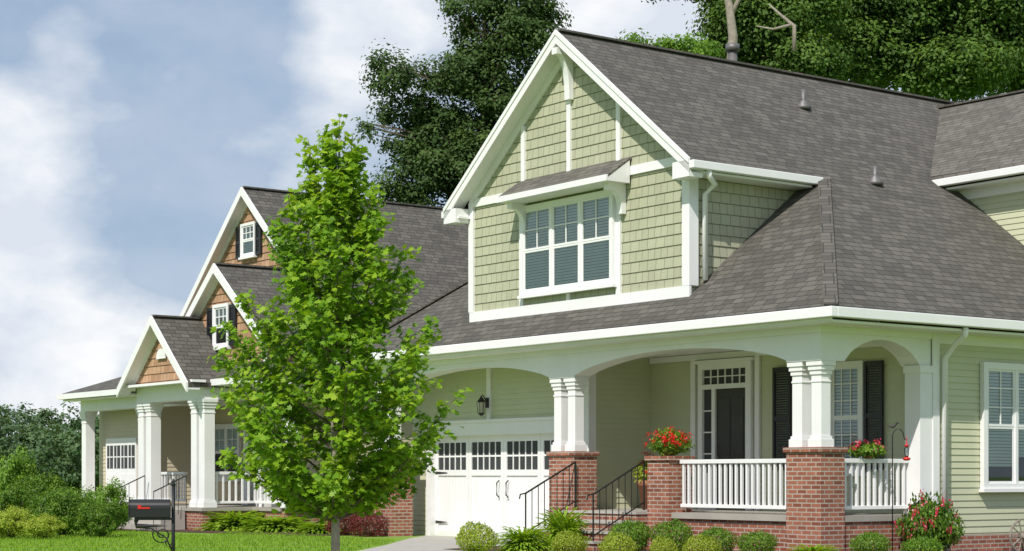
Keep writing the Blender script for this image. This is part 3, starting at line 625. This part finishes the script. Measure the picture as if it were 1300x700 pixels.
# ================================================================ YOUNG MAPLE
tp=G(426,22); mt=thing('maple_tree','young bright green maple with slim trunk on front lawn before the garage','tree',tp)
prof=[(.9,.35),(1.1,.95),(1.5,1.33),(2.3,1.4),(3.0,1.25),(3.5,1.05),(3.9,.9),(4.4,.6),(4.9,.36),(5.3,.18),(5.7,.04)]
def pr_(z): return float(np.interp(z,[a for a,_ in prof],[b for _,b in prof]))
b=B(); q=[Vector((0,0,-.05))]; 
for i in range(1,13): q.append(Vector((rnd.uniform(-.02,.02)*i/4,rnd.uniform(-.02,.02)*i/4,5.5*i/12)))
b.tube(q,[.055*(1-.9*i/12)+.004 for i in range(13)],10); b.build('trunk',bark_l,mt,True,loc=(0,0,0))
b=B(); LP=[];LN=[];LR=[]
ga=0; NL=86
for i in range(NL):
    zt=1.1+4.2*(i/(NL-1))**.95+rnd.uniform(-.1,.15); ga+=2.399+rnd.uniform(-.35,.35); R=pr_(zt)*rnd.choice((.68,.82,.92,1.0,1.04,1.12))*(.92 if math.cos(ga)>.3 and zt<2.6 else 1)
    rise=R*rnd.uniform(.65,1.1)+(.3 if zt>3.8 else 0); z0=max(.75,zt-rise); dr=Vector((math.cos(ga),math.sin(ga),0))
    A=Vector((0,0,z0)); E=dr*R+Vector((0,0,zt+rnd.uniform(0,.12))); Mi=A.lerp(E,.5)+Vector((0,0,-.1*R))+dr*.06
    r0=.016*(1-.6*zt/5.7)+.004; b.tube([A,Mi,E],[r0,r0*.6,.003],6)
    lr=rnd.random(); nt_=int(6+R*9)
    for j in range(nt_):
        t=.2+.8*(j+rnd.random())/nt_; p=A.lerp(Mi,t*2) if t<.5 else Mi.lerp(E,t*2-1)
        tl=(.16+.28*(1-t))*min(1,.35+R*.6); td=(dr*.5+Vector((rnd.gauss(0,.75),rnd.gauss(0,.75),rnd.uniform(-.1,1.0)))).normalized(); e=p+td*tl
        b.tube([p,e],[.004,.002],4)
        m_=15+int(7*rnd.random()); cr=rnd.random()
        for k in range(m_):
            f=rnd.uniform(.1,1.15); c=p+td*tl*f+Vector((rnd.gauss(0,.05),rnd.gauss(0,.05),rnd.gauss(0,.045)))
            LP.append(c); LN.append((rnd.gauss(0,.55)+td.x*.3-.15,rnd.gauss(0,.55)+td.y*.3-.3,.7+rnd.random()*.3)); LR.append(lr*.25+cr*.3+rnd.random()*.45)
for (sx,sy,z0,z1) in ((-.34,.05,4.4,5.40),(.05,0,5.0,5.66),(.26,-.1,4.4,5.15),(-.1,.1,4.6,5.3),(.46,.1,3.9,4.75),(-.55,0,3.8,4.7),(.2,.1,4.7,5.45)):
    A=Vector((sx*.35,sy*.4,z0-.5)); E=Vector((sx,sy,z1)); b.tube([A,E],[.01,.003],5)
    for k in range(85):
        f=rnd.uniform(.2,1); c=A.lerp(E,f)+Vector((rnd.gauss(0,.05),rnd.gauss(0,.05),rnd.gauss(0,.04))); LP.append(c); LN.append((rnd.gauss(0,.6),rnd.gauss(0,.6)-.3,.7)); LR.append(.3+rnd.random()*.7)
b.build('limbs',bark,mt,True,loc=(0,0,0))
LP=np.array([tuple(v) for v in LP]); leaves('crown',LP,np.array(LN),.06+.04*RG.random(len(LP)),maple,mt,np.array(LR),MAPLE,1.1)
print('maple leaves',len(LP))
# ================================================================ BACKGROUND TREES
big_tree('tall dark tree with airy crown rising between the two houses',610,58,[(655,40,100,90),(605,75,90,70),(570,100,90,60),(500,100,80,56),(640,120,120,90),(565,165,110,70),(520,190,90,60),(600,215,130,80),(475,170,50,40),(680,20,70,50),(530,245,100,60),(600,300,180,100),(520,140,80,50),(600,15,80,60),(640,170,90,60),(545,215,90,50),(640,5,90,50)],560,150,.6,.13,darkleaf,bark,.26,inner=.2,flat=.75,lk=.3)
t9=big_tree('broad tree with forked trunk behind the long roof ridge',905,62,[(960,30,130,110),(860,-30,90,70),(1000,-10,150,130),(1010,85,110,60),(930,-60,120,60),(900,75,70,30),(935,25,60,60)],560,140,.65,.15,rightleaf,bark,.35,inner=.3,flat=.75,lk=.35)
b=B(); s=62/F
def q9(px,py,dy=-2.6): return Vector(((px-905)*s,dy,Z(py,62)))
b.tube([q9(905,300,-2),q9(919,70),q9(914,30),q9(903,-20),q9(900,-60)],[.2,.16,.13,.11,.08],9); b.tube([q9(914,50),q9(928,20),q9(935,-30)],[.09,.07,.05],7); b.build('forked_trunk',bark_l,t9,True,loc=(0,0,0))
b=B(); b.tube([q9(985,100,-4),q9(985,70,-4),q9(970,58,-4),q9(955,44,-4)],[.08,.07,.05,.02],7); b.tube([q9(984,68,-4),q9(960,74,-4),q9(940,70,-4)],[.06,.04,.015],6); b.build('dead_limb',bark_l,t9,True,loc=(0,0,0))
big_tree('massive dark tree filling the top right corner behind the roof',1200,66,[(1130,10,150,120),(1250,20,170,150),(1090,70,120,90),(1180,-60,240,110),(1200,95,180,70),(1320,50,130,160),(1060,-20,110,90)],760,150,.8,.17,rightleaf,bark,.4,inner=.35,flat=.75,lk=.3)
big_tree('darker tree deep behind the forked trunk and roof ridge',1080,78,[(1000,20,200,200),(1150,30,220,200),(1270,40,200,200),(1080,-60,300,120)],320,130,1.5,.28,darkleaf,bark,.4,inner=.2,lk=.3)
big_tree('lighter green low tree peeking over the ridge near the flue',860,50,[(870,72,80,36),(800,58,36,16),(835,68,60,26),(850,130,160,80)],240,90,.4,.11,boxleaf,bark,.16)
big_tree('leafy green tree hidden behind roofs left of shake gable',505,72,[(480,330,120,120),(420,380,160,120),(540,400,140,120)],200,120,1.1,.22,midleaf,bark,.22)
P_=[];N_=[];R_=[]
for i in range(200):
    X=-64+i*.5+rnd.uniform(-.5,.5); Yd=rnd.uniform(112,132); hh=5.6+.7*math.sin(i*.35)+.5*math.sin(i*.9)+rnd.uniform(-.3,.3)
    p,nn_,r_,c_=crown_pts([(X,Yd,hh*.5,rnd.uniform(1.8,2.6),1.8,hh*.47)],40,36,.65,.5); P_.append(p);N_.append(nn_);R_.append(r_)
tag(leaves('woodland',np.concatenate(P_),np.concatenate(N_),.32,hazyleaf,None,np.concatenate(R_)),'distant dark green wood along the horizon at far left','wood',kind='stuff')
# ================================================================ SHRUBS
def blob(n,inner=.72,seed=0,lump=.12):
    d=RG.normal(size=(n,3)); d/=np.linalg.norm(d,axis=1,keepdims=True)
    ph=RG.uniform(0,6,6); L=1+lump*(np.sin(5*d[:,0]+ph[0])+np.sin(6*d[:,1]+ph[1])+np.sin(5*d[:,2]+ph[2])+.7*np.sin(11*d[:,0]+ph[3])*np.sin(10*d[:,1]+ph[4]))/2
    r=(inner+(1-inner)*RG.random(n)**.5)*L
    return d*r[:,None],d
def shrub_proto(name,label,cat,mat,n=2600,ls=.1,lump=.12,loose=.5,flowers=None,nf=0,group=None,inner=.6,fs=.9):
    t=thing(name,label,cat,(0,0,0),0,group); P,d=blob(n,inner,lump=lump); P[:,2]=P[:,2]*.5+.5
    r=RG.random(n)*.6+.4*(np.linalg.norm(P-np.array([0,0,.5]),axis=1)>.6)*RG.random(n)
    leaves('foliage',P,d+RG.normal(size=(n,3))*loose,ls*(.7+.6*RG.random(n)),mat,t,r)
    b=B()
    for i in range(8):
        a=i*.8; b.tube([(0,0,-.02),(.25*math.cos(a),.25*math.sin(a),.3),(.55*math.cos(a),.55*math.sin(a),.62)],[.05,.035,.015],5)
    b.build('stem',bark,t,loc=(0,0,0))
    if flowers:
        Q,dq=blob(nf,.95,lump=lump); Q=Q[Q[:,2]>-.3]; dq=Q/np.linalg.norm(Q,axis=1,keepdims=True); Q[:,2]=Q[:,2]*.5+.5
        Pp=np.repeat(Q,9,0)+RG.normal(size=(len(Q)*9,3))*.035; leaves('flowers',Pp,np.repeat(dq,9,0)+RG.normal(size=Pp.shape)*.7,ls*fs,flowers,t)
    return t
def clumpy_proto(name,mat,group,nc=110,nl=75,ls=.06):
    t=thing(name,'x','shrub',(0,0,0),0,group); P,Nn,r,c=crown_pts([(0,0,.5,.85,.85,.42)],nc,nl,.2,.45,.8); P[:,2]=np.maximum(P[:,2],.01)
    leaves('foliage',P,Nn,ls*(.7+.6*RG.random(len(P))),mat,t,r)
    b=B()
    for i in range(8):
        a=i*.8; b.tube([(0,0,-.02),(.25*math.cos(a),.25*math.sin(a),.3),(.55*math.cos(a),.55*math.sin(a),.62)],[.04,.025,.01],5)
    b.build('stem',bark,t,loc=(0,0,0)); return t
def spike_proto(name,label,cat,mat,n=420,group=None,w=.07):
    t=thing(name,label,cat,(0,0,0),0,group); P=[];Dn=[];Nr=[];sz=[];R=[]
    for i in range(n):
        a=rnd.uniform(0,6.283); el=rnd.uniform(.35,1.45); L=rnd.uniform(.7,1.1); p=Vector((rnd.gauss(0,.1),rnd.gauss(0,.1),0)); c=rnd.random(); seg=5
        for k in range(seg):
            dr=Vector((math.cos(a)*math.cos(el),math.sin(a)*math.cos(el),math.sin(el))); P.append(tuple(p)); Dn.append(tuple(dr)); Nr.append((-math.cos(a)*math.sin(el),-math.sin(a)*math.sin(el),math.cos(el)+.01)); sz.append(L/seg*1.25); R.append(.2+.5*c+.3*k/seg)
            p=p+dr*L/seg; el-=.28
    leaves('foliage',P,Nr,np.array(sz),mat,t,np.array(R),LEAF,w*5*1.6,Dn); return t
PROT={}
GB='clipped round shrubs along the porch bed'
def place(kind,mk,px,top,wpx,d,label,hs=1.,rz=None):
    w=wpx*d/F/2; h=Z(top,d); loc=G(px,d,0); rz=rnd.uniform(0,6.2) if rz is None else rz
    if kind not in PROT:
        t=mk(); PROT[kind]=t; t.location=loc; t.rotation_euler=(0,0,rz); t.scale=(w,w,h); t['label']=label
    else: t=dup(PROT[kind],loc,rz,(w,w,h),label)
    return t
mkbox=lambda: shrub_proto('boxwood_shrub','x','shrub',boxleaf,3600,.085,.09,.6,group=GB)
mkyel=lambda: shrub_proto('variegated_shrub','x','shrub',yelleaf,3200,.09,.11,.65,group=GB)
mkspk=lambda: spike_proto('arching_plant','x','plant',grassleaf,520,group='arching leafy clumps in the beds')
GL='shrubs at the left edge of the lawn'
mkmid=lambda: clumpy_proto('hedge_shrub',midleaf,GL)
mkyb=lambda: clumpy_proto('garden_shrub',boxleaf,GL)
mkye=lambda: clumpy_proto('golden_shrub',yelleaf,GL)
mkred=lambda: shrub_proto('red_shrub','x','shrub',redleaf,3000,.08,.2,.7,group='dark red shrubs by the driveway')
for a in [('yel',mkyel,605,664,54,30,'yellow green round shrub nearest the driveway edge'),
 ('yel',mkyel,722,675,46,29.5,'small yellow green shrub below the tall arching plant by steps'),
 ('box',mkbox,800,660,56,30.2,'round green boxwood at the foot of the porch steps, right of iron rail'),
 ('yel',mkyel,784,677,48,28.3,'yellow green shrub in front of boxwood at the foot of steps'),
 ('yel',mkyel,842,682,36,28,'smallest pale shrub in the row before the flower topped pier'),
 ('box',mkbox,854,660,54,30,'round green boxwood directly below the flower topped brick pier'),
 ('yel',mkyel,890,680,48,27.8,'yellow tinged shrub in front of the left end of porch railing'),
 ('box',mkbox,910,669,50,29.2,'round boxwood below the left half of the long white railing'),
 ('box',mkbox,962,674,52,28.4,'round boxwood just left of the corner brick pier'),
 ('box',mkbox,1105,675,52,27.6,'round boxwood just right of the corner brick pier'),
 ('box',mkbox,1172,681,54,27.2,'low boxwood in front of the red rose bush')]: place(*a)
for a in [('spk',mkspk,665,658,76,30.5,'arching light green plant between two shrubs by driveway'),
 ('spk',mkspk,714,628,72,31.6,'tall arching bright green plant before the left stair rail'),
 ('spk',mkspk,1035,684,76,27,'low arching plant at the foot of corner brick pier'),
 ('spk',mkspk,300,640,100,43,'arching green plant left of the maple trunk by the next house'),
 ('spk',mkspk,352,648,100,42,'wide arching green plant nearer the maple trunk'),
 ('spk',mkspk,405,658,70,40.5,'small arching plant directly behind the maple trunk')]: place(*a)
for a in [('red',mkred,440,641,60,39.5,'dark red leaved shrub left of the garage corner pier'),('red',mkred,468,650,52,38.6,'dark red leaved shrub touching the garage corner pier')]: place(*a)
for a in [('mid',mkmid,78,618,104,39,'wide dark green shrub in middle of left hedge group'),('mid',mkmid,130,636,84,38,'dark low shrub just behind the mailbox, left side'),
 ('ye',mkye,14,642,84,37.5,'yellow green low shrub in the bottom left corner'),('ye',mkye,56,652,60,37,'low golden shrub second from left picture edge'),('yb',mkyb,136,606,74,42,'light green upright shrub nearest the left white column'),
 ('yb',mkyb,14,566,96,48,'tall light green shrub at the left picture edge'),('mid',mkmid,52,600,94,47,'tall dark shrub behind the left hedge group'),
 ('yb',mkyb,98,618,74,44,'green shrub left of the upright light green one'),('mid',mkmid,20,614,84,43,'mid green shrub behind the golden corner shrub')]: place(*a)
rs=shrub_proto('rose_bush','red flowering rose bush growing beside the corner downspout','rose bush',midleaf,4200,.10,.14,.9,pinkpetal,60,inner=.35,fs=.8); rs.location=G(1180,29.3); rs.scale=(.50,.50,Z(632,29.3))
def potted(name,label,loc,r,h,fr,fh,fl,nf,leafm=boxleaf,grp=None):
    t=thing(name,label,'potted flowers',loc,0,grp)
    b=B(); b.lathe((0,0,0),[(r*.6,0),(r*.95,h*.8),(r*1.08,h*.82),(r*1.08,h),(r*.9,h)],18); b.build('pot',terra,t,True,loc=(0,0,0))
    P,d=blob(1700,.3,lump=.2); P=P*np.array([fr,fr,fh*.6])+np.array([0,0,h+fh*.35]); leaves('foliage',P,d+RG.normal(size=d.shape)*.6,.055*(.7+.6*RG.random(len(P))),leafm,t)
    Q,dq=blob(nf,.9,lump=.2); k=Q[:,2]>-.1; Q=Q[k]; dq=dq[k]; Q=Q*np.array([fr,fr,fh*.68])+np.array([0,0,h+fh*.4]); Pp=np.repeat(Q,14,0)+RG.normal(size=(len(Q)*14,3))*.026
    leaves('flowers',Pp,np.repeat(dq,14,0)+RG.normal(size=Pp.shape)*.6,.045,fl,t); return t
potted('geranium_pot','pot of red geraniums on the brick pier beside steps',W(-3.88,.27,1.64),.13,.08,.38,.40,petal,60)
potted('geranium_pot','pot of pink flowers standing on the short side railing',W(-.25,1.35,1.58),.1,.06,.28,.2,pinkpetal,34)
potted('geranium_pot','pot of mixed red and yellow leaved flowers on the porch by the steps',W(-6.0,1.6,.66),.2,.55,.26,.42,petal,16,yelleaf)
hk=thing('shepherd_hook','tall black iron hook pole standing before the side railing','hook pole',G(1133,28.6)); zt=Z(545,28.6)
b=B(); b.tube([(0,0,0),(0,0,zt-.15)]+[(.09+.09*math.cos(a)*-1,0,zt-.12+.12*math.sin(a)) for a in [math.pi*i/8 for i in range(0,9)]]+[(.2,0,zt-.17),(.235,0,zt-.15)],.009,6); b.build('pole',black,hk,True,loc=(0,0,0))
b=B(); b.tube([(-.12,0,.1),(.12,0,.1)],.008,5); b.tube([(-.12,0,.1),(-.12,0,-.02)],.008,5); b.tube([(.12,0,.1),(.12,0,-.02)],.008,5); b.build('step_fork',black,hk,loc=(0,0,0))
b=B(); c=Vector((.01,0,zt+.04)); b.tube([c+Vector((-.09,0,.01)),c+Vector((-.05,0,0)),c,c+Vector((.04,0,.03)),c+Vector((.06,0,.05)),c+Vector((.09,0,.05))],[.004,.012,.026,.02,.016,.003],8); b.build('bird_finial',black,hk,True,loc=(0,0,0))
fd_=thing('bird_feeder','small red and clear nectar feeder hanging from iron hook','bird feeder',G(1151,28.6,0)+Vector((0,0,Z(585,28.6))))
b=B(); b.lathe((0,0,0),[(.03,0),(.06,.015),(.06,.04),(.02,.06)],14); b.build('base',red_m,fd_,True,loc=(0,0,0))
b=B(); b.lathe((0,0,.06),[(.028,0),(.036,.05),(.036,.13),(.02,.16)],14); b.build('bottle',glass,fd_,True,loc=(0,0,0))
b=B(); b.lathe((0,0,.22),[(.03,0),(.045,.015),(.01,.04),(.003,.17)],12); b.build('top_cap',red_m,fd_,True,loc=(0,0,0))
t=thing('garden_ornament','weathered grey spoked wheel ornament at the bottom right edge','ornament',G(1298,27.5,0),.5)
cz=.38
b=B(); b.tube([(.25*math.cos(a),0,cz+.25*math.sin(a)) for a in [2*math.pi*i/24 for i in range(25)]],.018,6); b.build('rim',wood,t,loc=(0,0,0))
for i in range(10):
    a=math.pi*2*i/10; b=B(); b.tube([(.03*math.cos(a),0,cz+.03*math.sin(a)),(.24*math.cos(a),0,cz+.24*math.sin(a))],.011,5); b.build('spoke',wood,t,loc=(0,0,0))
b=B(); b.tube([(0,-.06,cz),(0,.06,cz)],.045,10); b.build('hub',wood,t,True,loc=(0,0,0))
b=B(); b.tube([(-.2,.14,0),(0,.05,cz)],.016,5); b.tube([(.2,.14,0),(0,.05,cz)],.016,5); b.build('stand',wood,t,loc=(0,0,0))
# mailbox
mb=thing('mailbox','black metal mailbox with red flag on a scrolled post by the lawn','mailbox',G(220,21,0),math.radians(8))
zt=Z(634,21); zb=Z(657,21)
b=B(); b.tube([(0,0,-.05),(0,0,Z(617,21))],.022,10); b.lathe((0,0,Z(617,21)),[(.022,0),(.036,.012),(.014,.03),(.026,.05),(.001,.085)],12); b.build('post',black,mb,True,loc=(0,0,0))
b=B(); hw=.085; pr2=[(0,-hw,zb),(0,hw,zb),(0,hw,zb+.11)]+[(0,hw*math.cos(a),zb+.11+(zt-zb-.11)*math.sin(a)) for a in [math.pi*i/10 for i in range(1,10)]]+[(0,-hw,zb+.11)]
b.prism([(x-.49,y-.0,z) for x,y,z in pr2],(.46,0,0)); bx_=b.build('box',black,mb,bevel=.006,loc=(0,0,0))
b=B(); b.prism([(x-.505,y*1.06,zb-.004+(z-zb)*1.05) for x,y,z in pr2],(.014,0,0)); b.tube([(-.505,-.02,zt-.05),(-.525,0,zt-.05),(-.505,.02,zt-.05)],.006,5); b.build('door',black,bx_,loc=(0,0,0))
b=B(); b.box(-.40,-.26,-.094,-.089,zb+.1,zb+.12); b.box(-.40,-.36,-.094,-.089,zb+.12,zb+.145); b.build('flag',red_m,mb,loc=(0,0,0))
b=B(); b.box(-.44,-.0,-.05,.05,zb-.03,zb-.003); b.tube([(-.42,0,zb-.03),(-.42,0,zb-.1),(-.05,0,zb-.1),(0,0,zb-.1)],.03,8); b.build('shelf',black,mb,loc=(0,0,0))
b=B(); sp=[]
for i in range(30):
    a=i/29*math.pi*3.2; r=.11*(1-i/34); sp.append((-.13+r*math.cos(a+2.6),0,zb-.2+r*math.sin(a+2.6)))
b.tube(sp,.009,6); b.tube([(-.4,0,zb-.11),(-.25,0,zb-.13),(-.08,0,zb-.24),(-.0,0,zb-.42)],.01,6); b.tube([(-.06,0,zb-.22),(-.09,0,zb-.3),(-.05,0,zb-.36),(-.02,0,zb-.3)],.009,6); b.build('scroll_bracket',black,mb,True,loc=(0,0,0))
